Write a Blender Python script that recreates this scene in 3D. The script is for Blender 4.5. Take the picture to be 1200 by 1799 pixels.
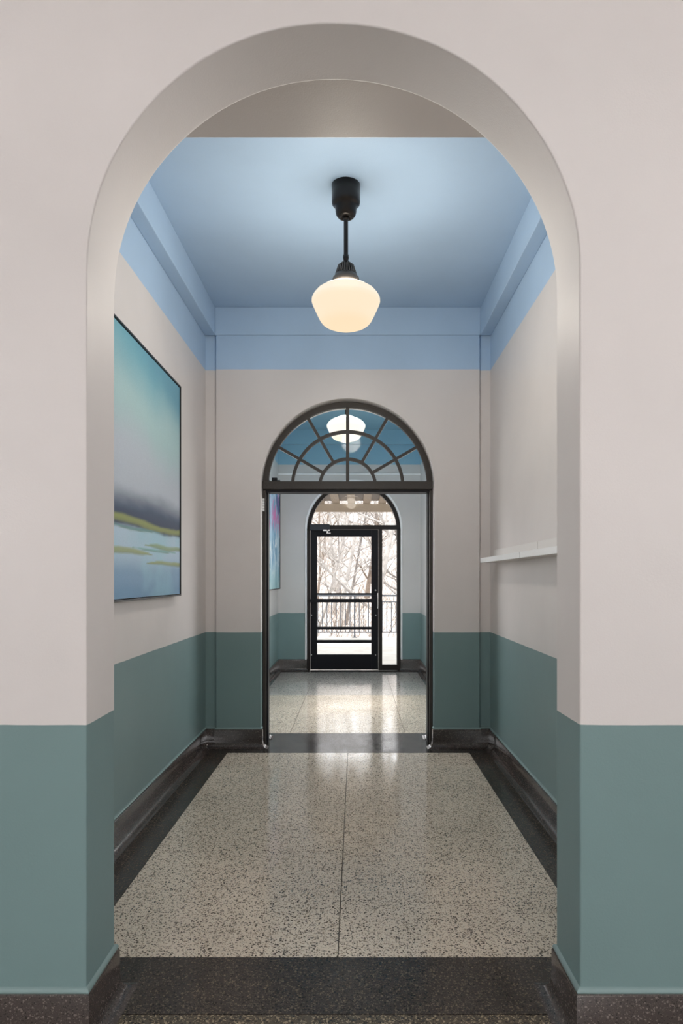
import bpy, bmesh, math, random
from mathutils import Vector, Matrix
from mathutils import noise as mnoise
for o in list(bpy.data.objects): bpy.data.objects.remove(o)
sc = bpy.context.scene
C = sc.collection
PI = math.pi
random.seed(7)

# ------------------------------------------------------------------ camera
CAMX, CAMZ = 0.07, 1.40
cam = bpy.data.objects.new('camera', bpy.data.cameras.new('camera'))
C.objects.link(cam)
cam.location = (CAMX, 0, CAMZ); cam.rotation_euler = (PI/2, 0, 0)
cam.data.sensor_fit = 'VERTICAL'; cam.data.sensor_height = 36
cam.data.lens = 1184/1799*36
cam.data.shift_x = -26/1799; cam.data.shift_y = 116.5/1799
cam.data.clip_start = 0.05; cam.data.clip_end = 300
sc.camera = cam
# ------------------------------------------------------------------ world, lights, exposure
w = bpy.data.worlds.new('World'); sc.world = w; w.use_nodes = True
bg = w.node_tree.nodes['Background']
bg.inputs[0].default_value = (0.93, 0.96, 1.0, 1); bg.inputs[1].default_value = 7.5
sun = bpy.data.objects.new('sun', bpy.data.lights.new('sun', 'SUN')); C.objects.link(sun)
sun.data.energy = 2.5; sun.data.angle = 0.3; sun.data.color = (1, .95, .87)
sun.rotation_euler = (math.radians(38), 0, math.radians(-70))
def added_window_light(name, x, y, z, sx, sz, e, rot, col=(1, .97, .95)):
    l = bpy.data.objects.new(name, bpy.data.lights.new(name, 'AREA')); C.objects.link(l)
    l.data.shape = 'RECTANGLE'; l.data.size = sx; l.data.size_y = sz
    l.data.energy = e; l.data.color = col
    l.location = (x, y, z); l.rotation_euler = rot
    return l
# daylight from two unseen windows added in the hall's rear wall, behind the camera
HR = -9.0
for i, (wx, e) in enumerate(((-2.65, 36), (2.65, 64))):
    added_window_light('window_daylight', wx, HR+.04, 1.95, 1.7, 2.5, e, (PI/2, 0, 0))
# unseen side windows added to the hall to bring light onto the arch jambs
added_window_light('hall_side_daylight', -3.56, -.9, 2.1, 1.8, 1.6, 20, (PI/2, 0, -PI/2))
added_window_light('hall_side_daylight', 3.56, -.9, 2.1, 1.8, 1.6, 38, (PI/2, 0, PI/2))
# two unseen side windows added to the vestibule to brighten its walls
added_window_light('side_window_daylight', -1.16, 7.25, 1.9, 1.5, 1.7, 14, (PI/2, 0, -PI/2), (1, .97, .94))
added_window_light('side_window_daylight', 1.09, 7.25, 1.9, 1.5, 1.7, 14, (PI/2, 0, PI/2), (1, .97, .94))
sc.view_settings.view_transform = 'Standard'; sc.view_settings.look = 'None'
sc.view_settings.exposure = 0.0; sc.view_settings.gamma = 1.0
sc.view_settings.use_curve_mapping = False

# ------------------------------------------------------------------ materials
def mat(name, col=(.5, .5, .5), rough=.5, metal=0, spec=.5):
    m = bpy.data.materials.new(name); m.use_nodes = True
    p = m.node_tree.nodes['Principled BSDF']
    p.inputs['Base Color'].default_value = (*col, 1); p.inputs['Roughness'].default_value = rough
    p.inputs['Metallic'].default_value = metal; p.inputs['Specular IOR Level'].default_value = spec
    return m
def N(m, t, **kw):
    n = m.node_tree.nodes.new(t)
    for k, v in kw.items(): setattr(n, k, v)
    return n
def L(m, a, b): m.node_tree.links.new(a, b)
def pos(m): return N(m, 'ShaderNodeNewGeometry').outputs['Position']
def ntex(m, scale, detail=3, rough=.55, vec=None):
    n = N(m, 'ShaderNodeTexNoise'); n.inputs['Scale'].default_value = scale
    n.inputs['Detail'].default_value = detail; n.inputs['Roughness'].default_value = rough
    L(m, vec or pos(m), n.inputs['Vector']); return n
def mathn(m, op, a, b):
    n = N(m, 'ShaderNodeMath', operation=op)
    for i, v in enumerate((a, b)):
        if isinstance(v, (int, float)): n.inputs[i].default_value = v
        else: L(m, v, n.inputs[i])
    return n.outputs[0]
def mixc(m, f, a, b, blend='MIX'):
    n = N(m, 'ShaderNodeMix', data_type='RGBA', blend_type=blend)
    for s, v in ((n.inputs[0], f), (n.inputs[6], a), (n.inputs[7], b)):
        if isinstance(v, (int, float)): s.default_value = v
        elif isinstance(v, tuple): s.default_value = (*v, 1)
        else: L(m, v, s)
    return n.outputs[2]
def ramp(m, f, stops, interp='LINEAR'):
    r = N(m, 'ShaderNodeValToRGB'); r.color_ramp.interpolation = interp
    e = r.color_ramp.elements
    while len(e) < len(stops): e.new(.5)
    for el, (p, c) in zip(e, stops):
        el.position = p; el.color = (*c, 1) if isinstance(c, tuple) else (c, c, c, 1)
    L(m, f, r.inputs[0]); return r.outputs[0]
def bump(m, h, strength, dist=.01):
    b = N(m, 'ShaderNodeBump'); b.inputs['Strength'].default_value = strength; b.inputs['Distance'].default_value = dist
    L(m, h, b.inputs['Height']); L(m, b.outputs[0], m.node_tree.nodes['Principled BSDF'].inputs['Normal'])
def base(m, c): L(m, c, m.node_tree.nodes['Principled BSDF'].inputs['Base Color'])

TEAL = (.182, .270, .269); BEIGE = (.70, .65, .625); BLUE = (.43, .58, .76)
BLUE_DIM = (.26, .47, .60)  # corridor blue deepened: the vestibule ceiling's weaker light put into the colour
def paint(name, zones, rough=.42):
    """plaster painted in horizontal zones: [(colour, top z), ..., (colour, None)]"""
    m = mat(name, rough=rough, spec=.4)
    sep = N(m, 'ShaderNodeSeparateXYZ'); L(m, pos(m), sep.inputs[0])
    wob = ntex(m, 7, 2)
    z = mathn(m, 'ADD', sep.outputs[2], mathn(m, 'MULTIPLY', wob.outputs[0], .006))
    col = zones[0][0]
    for i in range(1, len(zones)):
        f = mathn(m, 'GREATER_THAN', z, zones[i-1][1] + .003)
        col = mixc(m, f, col, zones[i][0])
    mott = ramp(m, ntex(m, 1.3, 4).outputs[0], [(.3, .95), (.7, 1.04)])
    base(m, mixc(m, 1.0, col, mott, 'MULTIPLY') if not isinstance(col, tuple) else mixc(m, 1.0, col, mott, 'MULTIPLY'))
    n1 = ntex(m, 160, 2); n2 = ntex(m, 5, 3)
    h = mathn(m, 'ADD', mathn(m, 'MULTIPLY', n1.outputs[0], .25), n2.outputs[0])
    bump(m, h, .12, .012)
    return m
M = {}
M['hall'] = paint('paint_hall', [(TEAL, .957), (BEIGE, None)], .52)
M['room'] = paint('paint_corridor', [(TEAL, .953), (BEIGE, 3.13), (BLUE, None)])
M['room2'] = paint('paint_vestibule', [(TEAL, .875), ((.60, .585, .57), 3.12), (BLUE_DIM, None)], .34)
M['beige'] = paint('paint_beige', [(BEIGE, None)])
M['blue'] = paint('paint_blue', [(BLUE, None)])
M['blue2'] = paint('paint_blue_deep', [(BLUE_DIM, None)])
M['tealbead'] = mat('paint_teal_bead', (.22, .31, .305), .4)
M['white'] = mat('white_paint', (.80, .80, .80), .45)
M['white_trim'] = mat('white_trim', (.86, .86, .86), .35)
M['offwhite'] = mat('offwhite_board', (.74, .71, .68), .45)
M['bronze'] = mat('dark_bronze', (.024, .019, .017), .5, .0, .22)
M['bronze2'] = mat('painted_steel_brown', (.050, .043, .038), .5, 0, .3)
M['blackm'] = mat('black_metal', (.008, .008, .011), .5, 0, .2)
M['closer'] = mat('closer_grey', (.03, .036, .046), .5, 0, .3)
M['chrome'] = mat('brushed_steel', (.70, .70, .70), .25, 1)
M['lampblack'] = mat('oiled_bronze', (.028, .024, .022), .28, .6)
M['lampgrey'] = mat('fitter_grey', (.085, .075, .068), .35, .3)
M['frameblack'] = mat('frame_black', (.012, .014, .016), .4)
def bumpy(m, sc_, st):
    bump(m, ntex(m, sc_, 2).outputs[0], st); return m
bumpy(M['bronze2'], 60, .25)

def terrazzo(name, matrix, chips, scale, thr, rough, dirt=.12, spec=.5):
    """ground stone: voronoi chips in two sizes bedded in a matrix"""
    m = mat(name, rough=rough)
    p = pos(m)
    wv = N(m, 'ShaderNodeVectorMath', operation='ADD'); L(m, p, wv.inputs[0])
    nz = ntex(m, scale*.8, 2, vec=p); sv = N(m, 'ShaderNodeVectorMath', operation='SCALE'); sv.inputs['Scale'].default_value = 1.1/scale
    L(m, nz.outputs['Color'], sv.inputs[0]); L(m, sv.outputs[0], wv.inputs[1])
    col = matrix
    for k, (sc2, c_list, t) in enumerate(((scale, chips, thr), (scale*2.1, chips, thr*.8))):
        v = N(m, 'ShaderNodeTexVoronoi'); v.inputs['Scale'].default_value = sc2
        L(m, wv.outputs[0], v.inputs['Vector'])
        s = N(m, 'ShaderNodeSeparateColor'); L(m, v.outputs['Color'], s.inputs[0])
        sel = mathn(m, 'LESS_THAN', s.outputs[0], t)
        near = mathn(m, 'LESS_THAN', v.outputs['Distance'], .46)
        f = mathn(m, 'MULTIPLY', sel, near)
        cc = ramp(m, s.outputs[1], [(i/max(1, len(c_list)), c) for i, c in enumerate(c_list)], 'CONSTANT')
        col = mixc(m, f, col, cc)
    stain = ramp(m, ntex(m, 1.7, 5, .65).outputs[0], [(.28, 1-dirt), (.66, 1.0+dirt*.4)])
    base(m, mixc(m, 1.0, col, stain, 'MULTIPLY'))
    rg = ramp(m, ntex(m, 3.1, 5, .7).outputs[0], [(.3, max(.03, rough-.04)), (.7, rough+.07)])
    L(m, rg, m.node_tree.nodes['Principled BSDF'].inputs['Roughness'])
    bump(m, ntex(m, 6, 1).outputs[0], .03, .01)
    m.node_tree.nodes['Principled BSDF'].inputs['Specular IOR Level'].default_value = spec
    return m
M['tan'] = terrazzo('terrazzo_tan', (.76, .655, .53), [(.06, .045, .034), (.12, .092, .07), (.36, .285, .21), (.80, .72, .60)], 105, .60, .09)
M['grey'] = terrazzo('terrazzo_grey', (.56, .53, .49), [(.08, .055, .05), (.10, .09, .08), (.40, .38, .35)], 80, .45, .09)
M['dark'] = terrazzo('terrazzo_dark', (.055, .045, .039), [(.016, .014, .013), (.10, .082, .065), (.16, .125, .09), (.026, .022, .020)], 120, .55, .17, .3, .32)
M['mixed'] = terrazzo('terrazzo_mixed', (.10, .08, .055), [(.02, .018, .016), (.30, .235, .15), (.05, .04, .03), (.36, .29, .19)], 95, .62, .2, .2)
M['dark_polished'] = terrazzo('terrazzo_dark_polished', (.050, .043, .039), [(.02, .018, .018), (.075, .065, .055), (.03, .026, .024)], 120, .5, .15, .2, .7)
M['base'] = terrazzo('terrazzo_base', (.060, .047, .043), [(.025, .021, .019), (.085, .068, .06), (.17, .14, .125)], 150, .42, .13, .3, .7)
M['grout'] = mat('divider_strip', (.09, .07, .05), .5)

def glass(name, tint=(1, 1, 1), ior=1.45):
    m = bpy.data.materials.new(name); m.use_nodes = True
    nt = m.node_tree; nt.nodes.remove(nt.nodes['Principled BSDF'])
    out = nt.nodes['Material Output']
    tr = N(m, 'ShaderNodeBsdfTransparent'); tr.inputs[0].default_value = (*tint, 1)
    gl = N(m, 'ShaderNodeBsdfGlossy'); gl.inputs['Roughness'].default_value = .01
    fr = N(m, 'ShaderNodeFresnel'); fr.inputs[0].default_value = ior
    mx = N(m, 'ShaderNodeMixShader')
    L(m, fr.outputs[0], mx.inputs[0]); L(m, tr.outputs[0], mx.inputs[1]); L(m, gl.outputs[0], mx.inputs[2])
    L(m, mx.outputs[0], out.inputs[0]); return m
M['glass'] = glass('clear_glass'); M['oldglass'] = glass('old_glass', (.97, .99, .99), 1.12)

def shade_mat(name, col, lo, hi):
    """lit opal glass: the shoulder next to the bulb glows more than the bowl"""
    m = mat(name, (.002, .002, .002), .5, 0, .0)
    p = m.node_tree.nodes['Principled BSDF']
    g = N(m, 'ShaderNodeNewGeometry'); s = N(m, 'ShaderNodeSeparateXYZ'); L(m, g.outputs['Normal'], s.inputs[0])
    r = N(m, 'ShaderNodeMapRange'); r.inputs[1].default_value = .80; r.inputs[2].default_value = .97
    r.inputs[3].default_value = lo; r.inputs[4].default_value = hi; r.interpolation_type = 'SMOOTHSTEP'
    out_z = mathn(m, 'MULTIPLY', s.outputs[2], mathn(m, 'SUBTRACT', 1.0, g.outputs['Backfacing']))
    tr = N(m, 'ShaderNodeBsdfTransparent'); tr.inputs[0].default_value = (1, .97, .92, 1)
    mx = N(m, 'ShaderNodeMixShader'); mx.inputs[0].default_value = .12
    L(m, p.outputs[0], mx.inputs[1]); L(m, tr.outputs[0], mx.inputs[2]); L(m, mx.outputs[0], m.node_tree.nodes['Material Output'].inputs[0])
    L(m, out_z, r.inputs[0]); L(m, r.outputs[0], p.inputs['Emission Strength'])
    warm = ramp(m, mathn(m, 'ADD', mathn(m, 'MULTIPLY', s.outputs[2], .5), .5), [(.0, (col[0], col[1]*.86, col[2]*.72)), (.62, (col[0], col[1]*1.04, col[2]*1.12))])
    L(m, warm, p.inputs['Emission Color'])
    return m
M['shade'] = shade_mat('opal_glass_lit', (1, .86, .66), 1.02, 12.0)
M['shade2'] = shade_mat('opal_glass_lit_white', (1, .95, .84), 1.3, 6.0)

# ------------------------------------------------------------------ mesh helpers
def link(name, me, m=None, parent=None, smooth=False):
    o = bpy.data.objects.new(name, me); C.objects.link(o)
    if m: me.materials.append(M[m] if isinstance(m, str) else m)
    if parent: o.parent = parent
    if smooth:
        for p in me.polygons: p.use_smooth = True
    return o
def from_bm(name, bm, m=None, parent=None, smooth=False):
    bmesh.ops.recalc_face_normals(bm, faces=bm.faces)
    me = bpy.data.meshes.new(name); bm.to_mesh(me); bm.free()
    return link(name, me, m, parent, smooth)
def bx(bm, x0, x1, y0, y1, z0, z1):
    vs = [bm.verts.new((x, y, z)) for z in (z0, z1) for y in (y0, y1) for x in (x0, x1)]
    for f in ((0, 2, 3, 1), (4, 5, 7, 6), (0, 1, 5, 4), (2, 6, 7, 3), (0, 4, 6, 2), (1, 3, 7, 5)):
        bm.faces.new([vs[i] for i in f])
    return vs
def box(name, x0, x1, y0, y1, z0, z1, m, parent=None, bev=0):
    bm = bmesh.new(); bx(bm, x0, x1, y0, y1, z0, z1)
    if bev: bmesh.ops.bevel(bm, geom=list(bm.edges), offset=bev, segments=2, affect='EDGES', profile=.5)
    return from_bm(name, bm, m, parent)
def lathe(name, prof, m, parent, n=40, cx=0, cy=0, smooth=True):
    bm = bmesh.new(); rings = []
    for r, z in prof:
        if r < 1e-6: rings.append([bm.verts.new((cx, cy, z))])
        else: rings.append([bm.verts.new((cx+r*math.cos(2*PI*k/n), cy+r*math.sin(2*PI*k/n), z)) for k in range(n)])
    for a, b in zip(rings, rings[1:]):
        for k in range(n):
            k2 = (k+1) % n
            if len(a) == 1: bm.faces.new((a[0], b[k], b[k2]))
            elif len(b) == 1: bm.faces.new((a[k], b[0], a[k2]))
            else: bm.faces.new((a[k], b[k], b[k2], a[k2]))
    return from_bm(name, bm, m, parent, smooth)
def ring_arc(name, cx, cz, r0, r1, y0, y1, m, parent=None, a0=0, a1=PI, n=48, ex=None):
    """curved bar in the XZ plane between radii r0..r1, depth y0..y1"""
    bm = bmesh.new(); secs = []
    for k in range(n+1):
        a = a0+(a1-a0)*k/n; c, s = math.cos(a), math.sin(a)
        secs.append([bm.verts.new((cx+r*c, y, cz+r*s)) for r, y in ((r0, y0), (r1, y0), (r1, y1), (r0, y1))])
    for a, b in zip(secs, secs[1:]):
        for i in range(4): bm.faces.new((a[i], a[(i+1) % 4], b[(i+1) % 4], b[i]))
    bm.faces.new(secs[0]); bm.faces.new(secs[-1][::-1])
    return from_bm(name, bm, m, parent)
def bar(name, p, q, wdt, y0, y1, m, parent=None):
    """straight bar in the XZ plane from p to q"""
    d = Vector((q[0]-p[0], q[1]-p[1])); d.normalize(); nx, nz = -d.y*wdt/2, d.x*wdt/2
    pts = [(p[0]+nx, p[1]+nz), (p[0]-nx, p[1]-nz), (q[0]-nx, q[1]-nz), (q[0]+nx, q[1]+nz)]
    bm = bmesh.new()
    a = [bm.verts.new((x, y0, z)) for x, z in pts]; b = [bm.verts.new((x, y1, z)) for x, z in pts]
    bm.faces.new(a); bm.faces.new(b[::-1])
    for i in range(4): bm.faces.new((a[i], b[i], b[(i+1) % 4], a[(i+1) % 4]))
    return from_bm(name, bm, m, parent)
def poly_plate(name, pts, y0, y1, m, parent=None):
    bm = bmesh.new()
    a = [bm.verts.new((x, y0, z)) for x, z in pts]; b = [bm.verts.new((x, y1, z)) for x, z in pts]
    bm.faces.new(a); bm.faces.new(b[::-1])
    for i in range(len(pts)): j = (i+1) % len(pts); bm.faces.new((a[i], b[i], b[j], a[j]))
    return from_bm(name, bm, m, parent)
def struct(o, label=None):
    o['kind'] = 'structure'
    if label: o['label'] = label
    return o
def thing(name, label, cat, loc=(0, 0, 0), group=None):
    o = bpy.data.objects.new(name, None); C.objects.link(o); o.location = loc; o.empty_display_size = .1
    return tag(o, label, cat, group)
def tag(o, label, cat, group=None, kind=None):
    o['label'] = label; o['category'] = cat
    if group: o['group'] = group
    if kind: o['kind'] = kind
    return o
def adopt(parent, *objs):
    """parent meshes built in world space to a thing whose empty stands at its base"""
    for o in objs:
        o.parent = parent; o.matrix_parent_inverse = Matrix.Translation(-parent.location)

def arch_wall(name, x0, x1, y0, y1, ztop, cx, hw, zs, m, parts=(), rnd=.012, n=64, wob=0.0, side_steps=()):
    """wall slab with a round-headed opening whose arrises are rounded"""
    bm = bmesh.new()
    path = []          # (x, z, nx, nz): opening outline from left floor over the crown to right floor
    K = 6
    for k in range(K): path.append((cx-hw, zs*k/K, -1, 0))
    for k in range(n+1):
        a = PI-PI*k/n
        r = hw*(1+wob*(math.sin(3.1*a+.6)+.6*math.sin(7.3*a)))
        if k in (0, n): r = hw
        path.append((cx+r*math.cos(a), zs+r*math.sin(a), math.cos(a), math.sin(a)))
    for k in range(K): path.append((cx+hw, zs*(K-1-k)/K, 1, 0))
    prof = []          # (outward offset from opening, y)
    R = rnd; S = 4
    for k in range(S+1):
        t = PI/2*k/S; prof.append((R-R*math.sin(t), y0+R-R*math.cos(t)))
    prof += [(0, y0+R+.003), (0, y1-R-.003)]
    for k in range(S+1):
        t = PI/2*k/S; prof.append((R-R*math.cos(t), y1-R+R*math.sin(t)))
    rows = [[bm.verts.new((x+nx*o, y, z+nz*o)) for o, y in prof] for x, z, nx, nz in path]
    for a, b in zip(rows, rows[1:]):
        for i in range(len(prof)-1):
            f = bm.faces.new((a[i], a[i+1], b[i+1], b[i])); f.smooth = True
    np_ = len(path)
    for side, y in ((0, y0), (-1, y1)):
        outer = []
        for i, (x, z, nx, nz) in enumerate(path):
            if i <= K: ox, oz = x0, z
            elif i >= np_-1-K: ox, oz = x1, z
            else:      # project radially onto the slab's rectangle
                ax, az = nx, nz
                tx = ((x0 if ax < 0 else x1)-cx)/ax if abs(ax) > 1e-6 else 1e9
                tz = (ztop-zs)/az if az > 1e-6 else 1e9
                t = min(tx, tz); ox, oz = cx+ax*t, zs+az*t
            outer.append(bm.verts.new((ox, y, oz)))
        for i in range(np_-1):
            bm.faces.new((rows[i][side], rows[i+1][side], outer[i+1], outer[i]))
            o1, o2 = outer[i].co, outer[i+1].co
            if abs(o1.x-o2.x) > 1e-5 and abs(o1.z-o2.z) > 1e-5:
                c = bm.verts.new((o1.x if abs(o1.x-x0) < 1e-4 or abs(o1.x-x1) < 1e-4 else o2.x, y, ztop))
                bm.faces.new((outer[i], outer[i+1], c))
    # closing sides and top
    for xx in (x0, x1):
        bm.faces.new([bm.verts.new(v) for v in ((xx, y0, 0), (xx, y1, 0), (xx, y1, ztop), (xx, y0, ztop))])
    bm.faces.new([bm.verts.new(v) for v in ((x0, y0, ztop), (x1, y0, ztop), (x1, y1, ztop), (x0, y1, ztop))])
    for p in parts: bx(bm, *p)
    bmesh.ops.remove_doubles(bm, verts=bm.verts, dist=1e-5)
    return struct(from_bm(name, bm, m))

def sweep(name, path, prof, m, parent=None, smooth=True):
    """sweep profile [(out, z)] along a floor path; 'out' points to the right of travel"""
    bm = bmesh.new(); secs = []
    P = [Vector(p) for p in path]
    for i, p in enumerate(P):
        ns = []
        if i > 0: d = (p-P[i-1]).normalized(); ns.append(Vector((d.y, -d.x)))
        if i < len(P)-1: d = (P[i+1]-p).normalized(); ns.append(Vector((d.y, -d.x)))
        if len(ns) == 2:
            n = (ns[0]+ns[1]); n = n/n.length_squared*2 if n.length > 1e-6 else ns[0]
        else: n = ns[0]
        secs.append([(p.x+n.x*o, p.y+n.y*o, z) for o, z in prof])
    for a, b in zip(secs, secs[1:]):
        va = [bm.verts.new(v) for v in a]; vb = [bm.verts.new(v) for v in b]
        for i in range(len(prof)-1):
            f = bm.faces.new((va[i], vb[i], vb[i+1], va[i+1])); f.smooth = smooth
    for s in (secs[0], secs[-1]):
        bm.faces.new([bm.verts.new(v) for v in s])
    return from_bm(name, bm, m, parent)

# ================================================================== STRUCTURE
YF, YB = 2.036, 2.272            # hall side / corridor side of the first arch wall
HW = 1.185                       # half width of corridor
YW = 5.58; YW2 = 5.95            # corridor end wall
CEIL = 3.64
X2L, X2R = -1.11, 1.04; Y2 = 10.2
# --- first arch wall
arch_wall('wall_front', -3.6, 3.6, YF, YB, 3.95, 0.0, .745, 2.335, 'hall', wob=.0018, rnd=.006)
# --- hall behind the camera
for nm, xa, k in (('wall_hall_left', -3.75, 8), ('wall_hall_right', 3.6, 9)):
    bm = bmesh.new()
    for q in ((HR-.15, -1.8, 0, 3.8), (0, YF, 0, 3.8), (-1.8, 0, 0, 1.3), (-1.8, 0, 2.9, 3.8)): bx(bm, xa, xa+.15, *q)
    struct(from_bm(nm, bm, 'hall'))
    xm = xa+(.035 if k == 8 else .115)
    wdw = struct(box('window_%d' % k, xm-.03, xm+.03, -1.8, 0, 1.3, 1.36, 'white_trim'))  # added side window, out of view, for light on the jambs
    box('window_frame', xm-.03, xm+.03, -1.8, 0, 2.84, 2.9, 'white_trim', wdw)
    for ya in (-1.8, -.93, -.06): box('window_frame', xm-.03, xm+.03, ya, ya+.06, 1.36, 2.84, 'white_trim', wdw)
bm = bmesh.new()
edges = [-3.6, -3.5, -1.8, 1.8, 3.5, 3.6]
bx(bm, -3.6, 3.6, HR-.15, HR, 0, .7); bx(bm, -3.6, 3.6, HR-.15, HR, 3.2, 3.8)
for a, b in zip(edges[0::2], edges[1::2]): bx(bm, a, b, HR-.15, HR, .7, 3.2)
struct(from_bm('wall_hall_rear', bm, 'hall'))
struct(box('ceiling_hall', -3.75, 3.75, HR-.15, YF, 3.8, 3.95, 'beige'))
# --- corridor
struct(box('wall_left', -HW-.15, -HW, YB, YW2, 0, CEIL+.1, 'room'))
struct(box('wall_right', HW, HW+.15, YB, YW2, 0, CEIL+.1, 'room'))
RX = HW-.095
arch_wall('wall_back', -RX, RX, YW, YW2, CEIL+.1, -.003, .718, 2.17, 'room', rnd=.006,
          parts=((-HW, -RX-.004, YW+.028, YW2, 0, CEIL+.1), (RX+.004, HW, YW+.028, YW2, 0, CEIL+.1)))
struct(box('ceiling', -HW-.15, HW+.15, YB, YW2, CEIL, CEIL+.12, 'blue'))
def beam(name, *a, m='blue'): return struct(box(name, *a, m, bev=.004))
beam('trim_1', -HW, -HW+.088, YB+.36, YW, 3.41, CEIL)
beam('trim_2', HW-.088, HW, YB+.36, YW, 3.41, CEIL)
beam('trim_3', -HW+.088, HW-.088, YW-.016, YW+.03, 3.41, CEIL)
beam('trim_4', -HW, HW, YB, 2.64, 3.125, CEIL, m='beige')
# --- vestibule
for nm, xa, xb, k in (('wall_vestibule_left', X2L-.15, X2L, 6), ('wall_vestibule_right', X2R, X2R+.15, 7)):
    bm = bmesh.new()
    for q in ((YW2, 6.5, 0, CEIL+.1), (8.0, Y2, 0, CEIL+.1), (6.5, 8.0, 0, 1.05), (6.5, 8.0, 2.75, CEIL+.1)): bx(bm, xa, xb, *q)
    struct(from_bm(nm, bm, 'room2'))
    xm = (xa+xb)/2 + (-.04 if k == 6 else .04)
    wdw = struct(box('window_%d' % k, xm-.03, xm+.03, 6.5, 8.0, 1.05, 1.11, 'white_trim'))  # added side window, out of view, for daylight in the vestibule
    box('window_frame', xm-.03, xm+.03, 6.5, 8.0, 2.69, 2.75, 'white_trim', wdw)
    for ya in (6.5, 7.22, 7.94): box('window_frame', xm-.03, xm+.03, ya, ya+.06, 1.11, 2.69, 'white_trim', wdw)
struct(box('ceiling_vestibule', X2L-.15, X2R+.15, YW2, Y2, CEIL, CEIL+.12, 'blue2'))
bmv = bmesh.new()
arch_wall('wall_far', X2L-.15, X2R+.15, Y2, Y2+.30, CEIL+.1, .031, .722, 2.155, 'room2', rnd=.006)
beam('trim_5', X2L, X2R, Y2-.06, Y2, 3.42, CEIL, m='blue2')

struct(box('trim_6', X2L, X2R, Y2-.02, Y2, 2.962, 2.988, 'white_trim', bev=.003))

# --- floor: dark bed with terrazzo panels laid in it
floor = struct(box('floor', -3.75, 3.75, HR-.15, Y2+.30, -.12, -.012, 'grout'))
def panel(name, x0, x1, y0, y1, m, g=.0020):
    return box(name, x0+g, x1-g, y0+g, y1-g, -.014, 0, m, floor)
for x0, x1 in ((-3.6, -2.4), (-2.4, -1.2), (-1.2, 0), (0, 1.2), (1.2, 2.4), (2.4, 3.6)):
    for y0, y1 in ((HR, -7.75), (-7.75, -6.51), (-6.51, -5.27), (-5.27, -4.03), (-4.03, -2.79), (-2.79, -1.55), (-1.55, -.31), (-.31, .93), (.93, 2.03)):
        panel('terrazzo_panel', x0, x1, y0, y1, 'mixed')
panel('terrazzo_panel', -.745, .745, 2.03, 2.163, 'mixed')
panel('border_strip', -.745, .745, 2.166, 2.30, 'dark', 0)
panel('border_strip', -HW, HW, 2.30, 2.489, 'dark', 0)
FX0, FX1 = -.965, .978
panel('border_strip', -HW, FX0, 2.489, 5.405, 'dark', 0)
panel('border_strip', FX1, HW, 2.489, 5.405, 'dark', 0)
ys = (2.489, 3.461, 4.433, 5.405)
for y0, y1 in zip(ys, ys[1:]):
    for x0, x1 in ((FX0, 0.002), (0.002, FX1)): panel('terrazzo_panel', x0, x1, y0, y1, 'tan')
panel('border_strip', -HW, HW, 5.405, 5.625, 'dark_polished', 0)
panel('border_strip', -.73, .73, 5.625, YW2, 'dark_polished', 0)
panel('border_strip', X2L, X2R, YW2, 6.09, 'dark_polished', 0)
for y0, y1, mm in ((6.09, 7.09, 'tan'), (7.09, 8.09, 'tan'), (8.09, 9.07, 'grey'), (9.07, 10.05, 'grey')):
    for x0, x1 in ((X2L, -.53), (-.53, .51), (.51, X2R)): panel('terrazzo_panel', x0, x1, y0, y1, mm)
panel('border_strip', X2L, X2R, 10.05, Y2, 'dark', 0)
panel('threshold_slab', -.69, .75, Y2, Y2+.30, 'grey', 0)

# --- coved bases
COVE = [(.062, .0), (.046, .003), (.033, .009), (.023, .019), (.017, .033), (.014, .05), (.013, .143), (.010, .149), (.004, .151), (-.01, .151), (-.01, 0)]
BEAD = [(.0, .149), (.010, .150), (.011, .156), (.008, .162), (0, .166), (-.01, .166)]
COVE2 = [(o, z if z < .1 else z+.026) for o, z in COVE]
def baseboard(name, path, cove=COVE, bead=True):
    b = struct(sweep(name, path, cove, 'base'))
    if bead: sweep('paint_bead', path, BEAD, 'tealbead', b)
    return b
aj = .745
baseboard('baseboard_left', [(-3.6, YF), (-aj, YF), (-aj, YB), (-HW, YB), (-HW, YW+.028), (-RX, YW+.028), (-RX, YW), (-.721, YW), (-.721, YW+.05)])
baseboard('baseboard_right', [(.715, YW+.05), (.715, YW), (RX, YW), (RX, YW+.028), (HW, YW+.028), (HW, YB), (aj, YB), (aj, YF), (3.6, YF)])
baseboard('baseboard_vestibule_left', [(-.721, YW2-.1), (-.721, YW2), (X2L, YW2), (X2L, Y2), (-.691, Y2), (-.691, Y2+.06)], COVE2, False)
baseboard('baseboard_vestibule_right', [(.753, Y2+.06), (.753, Y2), (X2R, Y2), (X2R, YW2), (.715, YW2), (.715, YW2-.1)], COVE2, False)
for nm, pth in (('baseboard_hall_left', [(-3.6, HR), (-3.6, YF)]), ('baseboard_hall_right', [(3.6, YF), (3.6, HR)]), ('baseboard_hall_rear', [(3.6, HR), (-3.6, HR)])):
    baseboard(nm, pth)
# --- rear hall windows added as daylight sources, unseen (behind the camera)
for i, wx in enumerate((-2.65, 2.65)):
    wdw = struct(box('window_%d' % (i+3), wx-.85, wx+.85, HR-.12, HR-.06, .7, .76, 'white_trim'))
    for a in (-.85, -.02, .79): box('window_frame', wx+a, wx+a+.06, HR-.12, HR-.06, .76, 3.14, 'white_trim', wdw)
    box('window_frame', wx-.85, wx+.85, HR-.12, HR-.06, 3.14, 3.2, 'white_trim', wdw)

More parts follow.
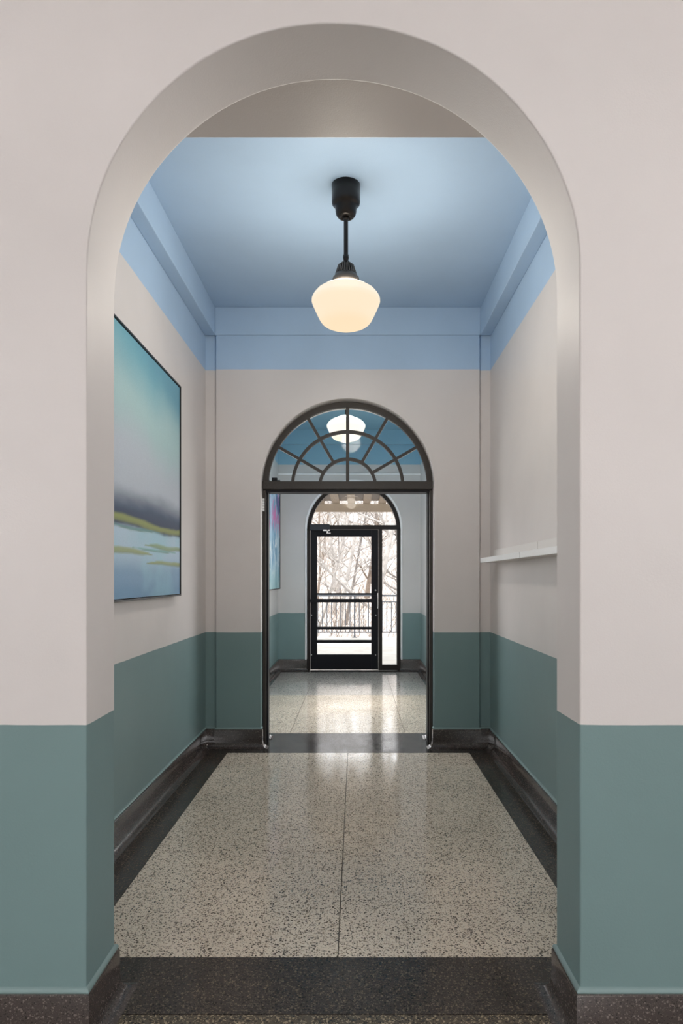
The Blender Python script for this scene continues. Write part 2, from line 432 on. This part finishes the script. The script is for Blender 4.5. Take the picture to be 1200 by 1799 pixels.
# ================================================================== INNER DOORWAY WITH FANLIGHT
cx, cz = -.003, 2.17
Y0 = 5.68
d1 = struct(thing('door_1', 'arched dark metal door frame with a fanlight of radiating bars', 'door frame', (cx, Y0, 0)))
parts = []
for s in (-1, 1):
    xa, xb = sorted((cx+s*.716, cx+s*.690))
    parts.append(box('jamb', xa, xb, Y0, Y0+.15, 0, 2.14, 'bronze2' if s < 0 else 'bronze2', bev=.002))
    xa, xb = sorted((cx+s*.690, cx+s*.678))
    parts.append(box('door_stop', xa, xb, Y0+.05, Y0+.15, 0, 2.137, 'blackm', bev=.001))
tb = box('transom_bar', cx-.716, cx+.716, Y0-.012, Y0+.09, 2.148, 2.218, 'bronze2', bev=.004); parts.append(tb)
parts.append(box('transom_stop', cx-.70, cx+.70, Y0+.005, Y0+.15, 2.128, 2.149, 'blackm', bev=.002))
parts.append(ring_arc('arch_frame', cx, cz, .688, .716, Y0, Y0+.08, 'bronze2', a0=.062, a1=PI-.062))
parts.append(ring_arc('arch_bead', cx, cz, .668, .690, Y0-.008, Y0+.03, 'bronze2', a0=.072, a1=PI-.072))
def mun(*a, **k): parts.append(ring_arc(*a, **k))
for r in (.466, .236):
    a = math.asin(.046/r)
    mun('muntin', cx, cz, r-.013, r+.013, Y0-.004, Y0+.03, 'bronze2', a0=a, a1=PI-a)
for deg in (30, 60, 120, 150):
    a = math.radians(deg)
    parts.append(bar('muntin', (cx+.245*math.cos(a), cz+.245*math.sin(a)), (cx+.674*math.cos(a), cz+.674*math.sin(a)), .024, Y0-.006, Y0+.03, 'bronze2'))
parts.append(bar('muntin', (cx, cz+.046), (cx, cz+.674), .027, Y0-.008, Y0+.03, 'bronze2'))
zb = 2.218
def sector(r0, r1, a0, a1, n=10):
    pts = [(cx+r0*math.cos(a0+(a1-a0)*k/n), cz+r0*math.sin(a0+(a1-a0)*k/n)) for k in range(n+1)]
    pts += [(cx+r1*math.cos(a1-(a1-a0)*k/n), cz+r1*math.sin(a1-(a1-a0)*k/n)) for k in range(n+1)]
    out = []
    for p in pts:
        p = (p[0], max(p[1], zb))
        if not out or abs(out[-1][0]-p[0])+abs(out[-1][1]-p[1]) > 1e-4: out.append(p)
    return out
for r0, r1 in ((.236, .466), (.466, .674)):
    for k in range(6):
        parts.append(poly_plate('pane', sector(r0, r1, k*PI/6, (k+1)*PI/6), Y0+.012, Y0+.016, 'oldglass'))
for s in (0, 1):
    a0, a1 = (.0, PI/2) if s == 0 else (PI/2, PI)
    pts = [(cx, zb)] + [(cx+.236*math.cos(a0+(a1-a0)*k/12), max(zb, cz+.236*math.sin(a0+(a1-a0)*k/12))) for k in range(13)]
    out = []
    for p in pts:
        if not out or abs(out[-1][0]-p[0])+abs(out[-1][1]-p[1]) > 1e-4: out.append(p)
    parts.append(poly_plate('pane', out, Y0+.012, Y0+.016, 'oldglass'))
# hinge left on the jamb, little latch on the bar
hb = bmesh.new()
for k in range(5): bx(hb, cx-.722, cx-.700, Y0-.014, Y0+.002, 1.965+k*.022, 1.984+k*.022)
hg = from_bm('hinge', hb, 'white'); hg['label'] = 'old hinge painted over in white'; parts.append(hg)
lb = bmesh.new(); bx(lb, cx-.645, cx-.60, Y0+.04, Y0+.08, 2.218, 2.255); bx(lb, cx-.63, cx-.575, Y0+.05, Y0+.065, 2.222, 2.235)
parts.append(from_bm('latch', lb, 'blackm'))
adopt(d1, *parts)

# ================================================================== OUTER DOOR
YD = 10.28
sx = 115.2
def X(x): return (x-626)/sx+CAMX
def Z(y): return CAMZ+(1016-y)/sx
dcx, dcz = .031, 2.155
d2 = struct(thing('door_2', 'glazed dark bronze outer door with sidelight and arched transom', 'door', (dcx, YD, 0)))
parts = []
y0, y1 = YD, YD+.10
parts.append(box('jamb', -.684, -.636, y0, y1, 0, 2.16, 'bronze', bev=.003))
parts.append(box('jamb', .690, .746, y0, y1, 0, 2.16, 'bronze', bev=.003))
parts.append(ring_arc('arch_frame', dcx, dcz, .655, .715, y0, y1, 'bronze', a0=0, a1=PI))
parts.append(ring_arc('casing', dcx, dcz, .708, .736, Y2-.012, y1, 'white_trim', a0=0, a1=PI))  # white strips standing in for the glare on the lit door reveal
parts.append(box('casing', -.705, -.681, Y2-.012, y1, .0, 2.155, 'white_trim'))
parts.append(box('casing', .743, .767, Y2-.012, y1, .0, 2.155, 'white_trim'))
parts.append(box('head_bar', -.66, .72, y0-.01, y1, Z(930), Z(922.5), 'bronze', bev=.003))
parts.append(box('mullion', X(665), X(671.6), y0-.01, y1, 0, Z(930), 'bronze', bev=.003))
parts.append(box('sill', X(671.6), .70, y0, y1, 0.0, Z(1168.5), 'bronze', bev=.003))
sd = poly_plate('sidelight_pane', [(X(671.6), Z(1168.5)), (.69, Z(1168.5)), (.69, Z(930)), (X(671.6), Z(930))], y0+.05, y0+.056, 'glass'); parts.append(sd)
zb = Z(922.5)
a_ = math.asin((zb-dcz)/.66)
pts = [(dcx+.66*math.cos(a_+(PI-2*a_)*k/40), dcz+.66*math.sin(a_+(PI-2*a_)*k/40)) for k in range(41)]
parts.append(poly_plate('transom_pane', pts, y0+.05, y0+.056, 'glass'))
# the leaf
lf = bpy.data.objects.new('door_leaf', None); C.objects.link(lf); lf.empty_display_size = .1
lx0, lx1 = X(545)+.003, X(664.6)
lp = []
ly0, ly1 = y0+.012, y0+.057
lp.append(box('stile', lx0, X(557), ly0, ly1, .008, Z(930.6), 'blackm', bev=.002))
lp.append(box('stile', X(652.5), lx1, ly0, ly1, .008, Z(930.6), 'blackm', bev=.002))
lp.append(box('rail', X(557), X(652.5), ly0, ly1, Z(942.5), Z(930.6), 'blackm', bev=.002))
lp.append(box('rail', X(557), X(652.5), ly0, ly1, .008, Z(1150), 'blackm', bev=.002))
for ya, yb in ((1042, 1045), (1101.3, 1105.8), (1124.6, 1129.6)):
    lp.append(box('rail', X(557), X(652.5), ly0, ly1, Z(yb), Z(ya), 'blackm', bev=.002))
lp.append(poly_plate('pane', [(X(557), Z(1150)), (X(652.5), Z(1150)), (X(652.5), Z(942.5)), (X(557), Z(942.5))], y0+.034, y0+.040, 'glass'))
pb = bmesh.new()
bx(pb, X(545.5), X(660), y0-.055, y0-.02, Z(1058.2), Z(1051.8)); bx(pb, X(545.5), X(552), y0-.02, y0+.014, Z(1058.2), Z(1051.8))
bx(pb, X(655), X(663), y0-.05, y0+.014, Z(1066), Z(1046))
lp.append(from_bm('push_bar', pb, 'blackm'))
hb = bmesh.new(); bx(hb, X(662.6), X(664.4), y0-.03, y0-.008, Z(1069), Z(1042)); bx(hb, X(662.6), X(664.4), y0-.012, y0+.014, Z(1069), Z(1067)); bx(hb, X(662.6), X(664.4), y0-.012, y0+.014, Z(1044), Z(1042))
hd = from_bm('pull_handle', hb, 'chrome'); hd['label'] = 'slim steel pull at the door edge'; lp.append(hd)
lp.append(lathe('lock_cylinder', [(0, 0), (.014, 0), (.014, .03), (0, .03)], 'chrome', None, 16))
lc = lp[-1]; lc.rotation_euler = (PI/2, 0, 0); lc.location = (X(660), ly0+.012, Z(1037))
for bx_, bz_ in ((547.2, 1081), (660.6, 1081), (547, 1151), (660.3, 1151)):
    o = lathe('screw_cap', [(.0, .0), (.013, 0), (.012, .006), (0, .008)], 'chrome', None, 12)
    o.rotation_euler = (PI/2, 0, 0); o.location = (X(bx_), ly0+.001, Z(bz_)); lp.append(o)
cl = bmesh.new(); bx(cl, X(544.5), X(579.5), y0-.06, y0+.012, Z(932), Z(921.3))
bmesh.ops.bevel(cl, geom=list(cl.edges), offset=.006, segments=2, affect='EDGES')
clo = from_bm('door_closer', cl, 'closer'); parts.append(clo)
ar = bmesh.new(); bx(ar, X(568), X(580), y0-.075, y0-.06, Z(933.5), Z(931)); bx(ar, X(574.5), X(577), y0-.075, y0+.0, Z(937), Z(931)); bx(ar, X(574), X(581), y0-.04, y0-.02, Z(937.6), Z(936))
aro = from_bm('closer_arm', ar, 'chrome'); aro.parent = clo
for o in lp: o.parent = lf
parts.append(lf)
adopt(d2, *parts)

# ================================================================== PENDANT LAMPS
def pendant(name, x, y, label, shade='shade', slim=False, watts=262):
    t = thing(name, label, 'pendant lamp', (x, y, CEIL), 'schoolhouse pendants')
    def P(prof): return [(r, z-CEIL) for r, z in prof]
    dm = M['lampblack']
    if not slim:
        lathe('ceiling_cup', P([(0, 3.64), (.081, 3.64), (.081, 3.545), (.079, 3.532), (.070, 3.522), (.064, 3.518), (.064, 3.512), (.060, 3.505), (.0595, 3.488), (.055, 3.470), (.043, 3.456), (.028, 3.452), (.024, 3.458), (0, 3.458)]), dm, t, 48)
        lathe('collar', P([(0, 3.462), (.017, 3.46), (.017, 3.446), (.012, 3.44), (0, 3.44)]), dm, t, 24)
        lathe('rod', P([(.0125, 3.46), (.0125, 3.19)]), dm, t, 20)
        lathe('coupling', P([(0, 3.240), (.0165, 3.240), (.0165, 3.222), (.0145, 3.217), (.0155, 3.196), (0, 3.196)]), dm, t, 24)
        ft = lathe('fitter', P([(.0, 3.205), (.020, 3.204), (.032, 3.193), (.040, 3.178), (.056, 3.130), (.058, 3.120), (0, 3.12)]), dm, t, 40)
        rb = bmesh.new()
        for k in range(26):
            a = 2*PI*k/26
            sub = bx(rb, -.0032, .0032, -.004, .004, 0, 1)
            for v in sub:
                tz = v.co.z; rr = .042+tz*(.0585-.042)+v.co.y
                zz = 3.182-CEIL-tz*.052; xx = v.co.x
                v.co = (rr*math.cos(a)-xx*math.sin(a), rr*math.sin(a)+xx*math.cos(a), zz)
        from_bm('ribs', rb, 'lampgrey', ft)
        lathe('gallery', P([(.050, 3.131), (.062, 3.129), (.066, 3.118), (.076, 3.108), (.079, 3.090), (.078, 3.078), (.070, 3.076), (0, 3.08)]), 'lampgrey', t, 40)
    else:
        lathe('ceiling_cup', P([(0, 3.64), (.055, 3.64), (.055, 3.62), (.02, 3.605), (0, 3.605)]), dm, t, 32)
        lathe('rod', P([(.0105, 3.61), (.0105, 3.07)]), dm, t, 16)
    sh = [(.066, 3.084), (.068, 3.072), (.080, 3.069), (.108, 3.061), (.140, 3.047), (.168, 3.028), (.186, 3.006), (.194, 2.990), (.195, 2.976), (.188, 2.957), (.174, 2.926), (.160, 2.896), (.149, 2.874), (.137, 2.858), (.121, 2.846), (.097, 2.835), (.068, 2.825), (.044, 2.816), (.026, 2.809), (.013, 2.805), (0, 2.804)]
    sh = [(0, 3.074), (.064, 3.074)] + sh[1:] if not slim else [(0, 3.086)] + sh
    lathe('shade', P(sh), shade, t, 56)
    b = bpy.data.objects.new('bulb_light', bpy.data.lights.new('bulb_light', 'POINT')); C.objects.link(b)
    b.data.energy = watts; b.data.shadow_soft_size = .11; b.data.color = (1, .96, .90); b.visible_camera = False
    b.parent = t; b.location = (0, 0, 2.92-CEIL)
    return t
pendant('pendant_lamp', .011, 3.84, 'schoolhouse pendant with cream glass shade on a black rod, under the corridor ceiling')
fanlight_shape = pendant('pendant_lamp', -.036, 7.0, 'white glass pendant seen through the fanlight panes', 'shade2', True, 18)  # lamp shape put behind the fanlight, its rod lined up with the centre muntin
fanlight_shape.scale = (1.03, 1.03, 1.0)

# ================================================================== PAINTINGS
def sst(a, b, x):
    t = max(0, min(1, (x-a)/(b-a))); return t*t*(3-2*t)
def lerp(a, b, t): return tuple(p+(q-p)*t for p, q in zip(a, b))
def lin(c): return tuple(((v/255+.055)/1.055)**2.4 if v > 10 else v/255/12.92 for v in c)
def canvas_mat(name):
    m = mat(name, rough=.55, spec=.3)
    a = N(m, 'ShaderNodeAttribute', attribute_name='pigment')
    n = ntex(m, 220, 2); base(m, mixc(m, 1.0, a.outputs['Color'], ramp(m, n.outputs[0], [(.3, .95), (.7, 1.05)]), 'MULTIPLY'))
    bump(m, n.outputs[0], .1, .002); return m
M['canvas'] = canvas_mat('painted_canvas')
def painting(name, xw, ya, yb, z0, z1, fn, label, depth=.05):
    t = thing(name, label, 'painting', (xw, (ya+yb)/2, z0))
    nu, nv = 90, 190
    b = .014; xs = xw+depth-.008
    vs, fs, cols = [], [], []
    for j in range(nv+1):
        for i in range(nu+1):
            u, v = i/nu, j/nv
            vs.append((xs, ya+b+(yb-ya-2*b)*u, z0+b+(z1-z0-2*b)*v)); cols.append(fn(ya+(yb-ya)*u, z0+(z1-z0)*v))
    for j in range(nv):
        for i in range(nu):
            k = j*(nu+1)+i; fs.append((k, k+1, k+nu+2, k+nu+1))
    # back and sides so the stretched canvas has body
    k0 = len(vs); c4 = [(ya+b, z0+b), (yb-b, z0+b), (yb-b, z1-b), (ya+b, z1-b)]
    for y, z in c4: vs.append((xw+.012, y, z)); cols.append((.6, .6, .6))
    fs.append((k0, k0+3, k0+2, k0+1))
    cor = [0, nu, (nu+1)*(nv+1)-1, (nu+1)*nv]
    for i in range(4): j = (i+1) % 4; fs.append((k0+i, k0+j, cor[j], cor[i]))
    me = bpy.data.meshes.new('canvas'); me.from_pydata(vs, [], fs)
    at = me.color_attributes.new('pigment', 'FLOAT_COLOR', 'POINT')
    for i, c in enumerate(cols): at.data[i].color = (*c, 1)
    cv = link('canvas', me, 'canvas')
    fr = []
    for q in ((ya, yb, z0, z0+.010), (ya, yb, z1-.010, z1), (ya, ya+.010, z0+.010, z1-.010), (yb-.010, yb, z0+.010, z1-.010)):
        fr.append(box('frame_bar', xw+.010, xw+depth, *q, 'frameblack', bev=.0015))
    adopt(t, cv, *fr)
    return t
def fb(y, z, s, o=0): return mnoise.fractal(Vector((y*s, z*s*1.0, o)), 1.0, 2.0, 4)
def marsh(y, z):
    n1 = fb(y*.6, z, 2.2, 3); n2 = fb(y*.35, z*1.6, 9, 8); n3 = fb(y, z, 1.2, 21)
    # sky
    zz = z+.10*n3+.07*(y-4.0)
    c = lerp(lin((178, 186, 196)), lin((160, 188, 190)), sst(2.02, 2.32, zz))
    c = lerp(c, lin((106, 158, 172)), sst(2.30, 2.68, zz))
    c = lerp(c, lin((86, 132, 156)), sst(2.52, 2.75, zz-.18*(4.0-y)) * .5)
    # far dark bank fading into mist
    top = 1.885+.03*n1
    c = lerp(c, lin((62, 78, 102)), 1-sst(top-.13, top+.04, z+.015*n2))
    c = lerp(c, lin((48, 58, 80)), (1-sst(1.70, 1.80, z))*.7)
    # water
    if z < 1.70:
        wt = lerp(lin((128, 160, 188)), lin((176, 198, 214)), sst(1.40, 1.56, z+.05*n1))
        wt = lerp(wt, lin((112, 148, 178)), 1-sst(1.30, 1.40, z+.03*n1))
        wt = lerp(wt, lin((150, 196, 208)), sst(.0, .6, n1)*.6)
        c = lerp(c, wt, 1-sst(1.655, 1.685, z+.012*n2))
    green, olive = lin((150, 158, 92)), lin((104, 112, 84))
    def strip(c, zc, h, lo, hi, seed, col=green):
        zc2 = zc+.014*fb(y, 0, 1.3, seed)+.004*n2
        hh = h*sst(lo-.25, lo+.15, y)*(1-sst(hi-.15, hi+.25, y))*(1+.35*fb(y, 0, 2.5, seed+1))
        if hh <= 0.001: return c
        d = (z-zc2)/hh
        cc = lerp(col, olive, sst(-.2, -1.0, d) if False else max(0, min(1, -d*.8)))
        return lerp(c, cc, (1-sst(.45, 1.2, abs(d)))*.82)
    c = strip(c, 1.703, .024, 2.6, 5.2, 4)
    c = strip(c, 1.668, .010, 2.6, 4.0, 9, lin((96, 140, 140)))
    c = strip(c, 1.535, .018, 2.6, 3.85, 14)
    c = strip(c, 1.587, .017, 4.02, 5.2, 19, lin((140, 160, 110)))
    c = strip(c, 1.560, .009, 3.8, 4.4, 29, lin((120, 170, 165)))
    c = strip(c, 1.482, .016, 4.05, 5.2, 24)
    return tuple(max(0, v*1.12) for v in c)
painting('framed_painting', -HW, 3.20, 4.64, 1.28, 2.72, marsh, 'large landscape painting of misty marsh water in a thin black frame')
def petals(y, z):
    n1 = fb(y*2.2, z, 2.4, 40); n2 = fb(y*2+n1*.4, z+n1*.3, 4, 47); n3 = fb(y, z, 3, 71)
    c = lerp(lin((176, 206, 224)), lin((104, 158, 190)), sst(-.3, .45, n1))
    c = lerp(c, lin((226, 234, 238)), sst(.05, .5, n2))
    c = lerp(c, lin((58, 98, 150)), sst(.15, .5, n3)*sst(2.0, 2.3, z))
    c = lerp(c, lin((206, 120, 176)), sst(.0, .35, n2+.25-abs(z-2.27)*1.6)*sst(1.95, 2.15, z))
    c = lerp(c, lin((150, 196, 190)), (1-sst(1.3, 1.7, z))*.55)
    return c
painting('framed_painting', X2L, 8.75, 10.03, 1.24, 2.68, petals, 'blue and pink abstract painting on the vestibule wall, seen through the doorway')

# ================================================================== PICTURE LEDGES
def ledge(y0, y1, label):
    t = thing('picture_ledge', label, 'shelf', (HW, (y0+y1)/2, 1.527), 'white picture ledges')
    a = box('back_board', HW-.016, HW, y0, y1, 1.523, 1.624, 'offwhite', bev=.0015)
    b = box('bottom_board', HW-.112, HW-.016, y0, y1, 1.525, 1.539, 'beige', bev=.001)
    c = box('front_lip', HW-.126, HW-.112, y0+.002, y1-.002, 1.523, 1.560, 'white_trim', bev=.0015)
    adopt(t, a, b, c)
ledge(2.95, 4.086, 'white picture ledge on the right wall, half nearer the front arch')
ledge(4.094, 5.38, 'white picture ledge on the right wall, half reaching the far corner')

# ================================================================== OUTSIDE
M['concrete'] = mat('pale_concrete', (.55, .52, .47), .8)
base(M['concrete'], ramp(M['concrete'], ntex(M['concrete'], 2.2, 6, .65).outputs[0], [(.3, (.30, .28, .245)), (.7, (.42, .395, .355))]))
M['rail'] = mat('rail_paint', (.055, .06, .07), .45)
M['timber'] = mat('roof_timber', (.30, .22, .145), .75)
def grain(m, a, b):
    mp = N(m, 'ShaderNodeMapping'); L(m, pos(m), mp.inputs[0]); mp.inputs['Scale'].default_value = (14, 1.0, 14)
    base(m, ramp(m, ntex(m, 4, 4, vec=mp.outputs[0]).outputs[0], [(.3, a), (.7, b)]))
grain(M['timber'], (.11, .08, .05), (.20, .15, .10))
M['roofpanel'] = mat('roof_panel', (.13, .105, .085), .8)
M['litter'] = mat('leaf_litter', (.4, .33, .27), .95)
m_ = M['litter']
base(m_, ramp(m_, ntex(m_, 1.6, 8, .75).outputs[0], [(.3, (.13, .10, .08)), (.48, (.25, .21, .18)), (.62, (.33, .30, .275)), (.75, (.22, .20, .15))]))
def bark(name, a, b):
    m = mat(name, rough=.9); base(m, ramp(m, ntex(m, 7, 5, .7).outputs[0], [(.3, a), (.7, b)]))
    bump(m, ntex(m, 30, 3).outputs[0], .4, .02); return m
BARKS = [bark('bark_grey', (.06, .052, .046), (.16, .14, .125)), bark('bark_brown', (.06, .042, .03), (.15, .11, .08)), bark('bark_pale', (.12, .11, .10), (.28, .255, .23))]

struct(box('deck', -6, 6, Y2+.30, 16.35, -.22, -.022, 'concrete'))
# outer face of the building beside the door
# porch roof
pr = tag(bpy.data.objects.new('porch_roof', None), 'timber porch roof with flat joists over the outer deck', 'roof'); C.objects.link(pr)
pr.location = (0, 16.05, 0)
pp = [box('beam', -4.2, 4.2, 15.98, 16.14, 2.985, 3.168, 'timber', bev=.006)]
j0 = box('joist', -.088, .088, Y2+.30, 16.16, 3.168, 3.232, 'timber', bev=.004)
k = 0
for i in range(-11, 12):
    xx = -.045+i*.362
    if i == -11: j = j0
    else:
        j = j0.copy(); C.objects.link(j)
    j.location.x = xx; pp.append(j)
pp.append(box('roof_deck', -4.2, 4.2, Y2+.30, 15.93, 3.232, 3.27, 'roofpanel'))
for xx in (-3.6, 3.6): pp.append(box('post', xx-.08, xx+.08, 15.98, 16.14, -.022, 2.985, 'timber', bev=.006))
for o in pp: o.parent = pr; o.matrix_parent_inverse = Matrix.Translation(-pr.location)
# railing
rl = thing('deck_railing', 'dark metal baluster railing along the deck edge outside the glass door', 'railing', (0, 16.2, -.022))
rp = []
YR = 16.2
rp.append(box('top_rail', -5.4, 5.4, YR-.03, YR+.03, .965, 1.005, 'rail', bev=.004))
rp.append(box('rail', -5.4, 5.4, YR-.018, YR+.018, .822, .846, 'rail'))
rp.append(box('rail', -5.4, 5.4, YR-.018, YR+.018, .095, .122, 'rail'))
b0 = box('baluster', -.0105, .0105, YR-.0105, YR+.0105, .122, .822, 'rail')
first = True
for i in range(-48, 49):
    xx = .03+i*.1105
    if abs(((xx-.03+.9) % 1.8)-.9) < .04: continue
    if first: b = b0; first = False
    else: b = b0.copy(); C.objects.link(b)
    b.location.x = xx; rp.append(b)
for xx in (-5.37, -3.57, -1.77, .03, 1.83, 3.63, 5.37):
    bm = bmesh.new(); bx(bm, xx-.02, xx+.02, YR-.02, YR+.02, -.022, .965); bx(bm, xx-.06, xx+.06, YR-.06, YR+.06, -.022, -.008)
    rp.append(from_bm('post', bm, 'rail'))
for o in rp: o.parent = rl; o.matrix_parent_inverse = Matrix.Translation(-rl.location)
# ground and hillside
def ground_z(x, y):
    t = max(0, y-19)
    return -.55 + .0*t + 13*sst(24, 75, y) + .25*mnoise.noise(Vector((x*.15, y*.15, 0))) - .5*(1-sst(17, 19, y))*0
bm = bmesh.new(); nx, ny = 40, 50
gv = [[bm.verts.new((-40+80*i/nx, 10.6+80*j/ny, ground_z(-40+80*i/nx, 10.6+80*j/ny) if 10.6+80*j/ny > 16.5 else -.6)) for i in range(nx+1)] for j in range(ny+1)]
for j in range(ny):
    for i in range(nx): bm.faces.new((gv[j][i], gv[j][i+1], gv[j+1][i+1], gv[j+1][i]))
struct(from_bm('ground', bm, 'litter', smooth=True))
# bare trees
def tube(bm, pts, rad, n=5):
    rings = []
    for i, p in enumerate(pts):
        d = (pts[min(i+1, len(pts)-1)]-pts[max(i-1, 0)]).normalized()
        u = d.cross(Vector((.3, 1, .1))).normalized(); v = d.cross(u)
        rings.append([bm.verts.new(p+(u*math.cos(2*PI*k/n)+v*math.sin(2*PI*k/n))*rad[i]) for k in range(n)])
    for a, b in zip(rings, rings[1:]):
        for k in range(n): bm.faces.new((a[k], a[(k+1) % n], b[(k+1) % n], b[k]))
def grow(bm, p, d, ln, r, lev, rng, n):
    segs = 5 if lev > 1 else 4
    pts, rad = [p.copy()], [r]
    q = p.copy(); dd = d.copy()
    for i in range(segs):
        dd = (dd+Vector((rng.uniform(-1, 1), rng.uniform(-1, 1), rng.uniform(-.5, .7)))*.17).normalized()
        q = q+dd*ln/segs; pts.append(q.copy()); rad.append(max(.004, r*(1-.62*(i+1)/segs)))
    tube(bm, pts, rad, n)
    if lev == 0: return
    for c in range(rng.randint(4, 6)):
        i = rng.randint(1, segs); f = rng.random()
        b = pts[i-1].lerp(pts[i], f)
        ax = Vector((rng.uniform(-1, 1), rng.uniform(-1, 1), rng.uniform(.1, .9))).normalized()
        nd = (dd*.55+ax).normalized()
        grow(bm, b, nd, ln*rng.uniform(.4, .62), rad[i]*rng.uniform(.5, .75), lev-1, rng, 4 if lev < 3 else 5)
def tree(x, y, h, r, lean, seed, label, group=None, lev=3):
    rng = random.Random(seed)
    z = ground_z(x, y)-.1
    t = thing('bare_tree', label, 'tree', (x, y, z), group)
    bt = bmesh.new(); pts, rad = [], []
    d = Vector((lean, rng.uniform(-.1, .1), 1)).normalized(); q = Vector((0, 0, 0))
    for i in range(9):
        pts.append(q.copy()); rad.append(r*(1.25 if i == 0 else 1-.085*i))
        d = (d+Vector((rng.uniform(-1, 1), rng.uniform(-1, 1), .15))*.09).normalized(); q = q+d*h/8
    tube(bt, pts, rad, 8)
    bk = BARKS[seed % 3]
    from_bm('trunk', bt, bk, t, True)
    bb = bmesh.new()
    for c in range(rng.randint(9, 12)):
        i = rng.randint(2, 8); b = pts[i-1].lerp(pts[i], rng.random())
        a = rng.uniform(0, 2*PI)
        nd = Vector((math.cos(a), math.sin(a)*.7, rng.uniform(.25, 1.0))).normalized()
        grow(bb, b, nd, h*rng.uniform(.22, .38), rad[i]*rng.uniform(.4, .65), lev-1, rng, 5)
    from_bm('branches', bb, bk, t)
tree(.62, 21.5, 7.5, .12, .03, 5, 'slender bare tree standing behind the railing post, right of centre in the door glass')
tree(-1.25, 20.3, 4.5, .05, .25, 8, 'leaning bare sapling just behind the railing at the left of the door glass')
tree(2.2, 22.5, 6, .09, -.22, 12, 'bare tree leaning left, seen through the narrow sidelight')
rng = random.Random(99)
G = 'bare trees on the hillside'
for i in range(26):
    y = 24+i*1.35+rng.uniform(-.6, .6)
    sp = .085*y
    x = .1+rng.uniform(-1, 1)*sp*1.3 if i % 3 else rng.uniform(-1, 1)*sp*3
    tree(x, y, rng.uniform(5, 9), rng.uniform(.05, .12), rng.uniform(-.18, .18), 100+i, 'leafless tree among those on the hillside beyond the deck', G, 3)
# twiggy undergrowth
ub = bmesh.new(); rng = random.Random(3)
for i in range(420):
    y = rng.uniform(18, 44); x = rng.uniform(-.16, .16)*y*1.3
    p = Vector((x, y, ground_z(x, y)-.05))
    d = Vector((rng.uniform(-.6, .6), rng.uniform(-.4, .4), 1)).normalized()
    grow(ub, p, d, rng.uniform(.6, 2.0), rng.uniform(.006, .013), 1, rng, 3)
us = from_bm('undergrowth', ub, BARKS[1]); tag(us, 'tangle of bare twigs and brush covering the slope', 'undergrowth', kind='stuff')
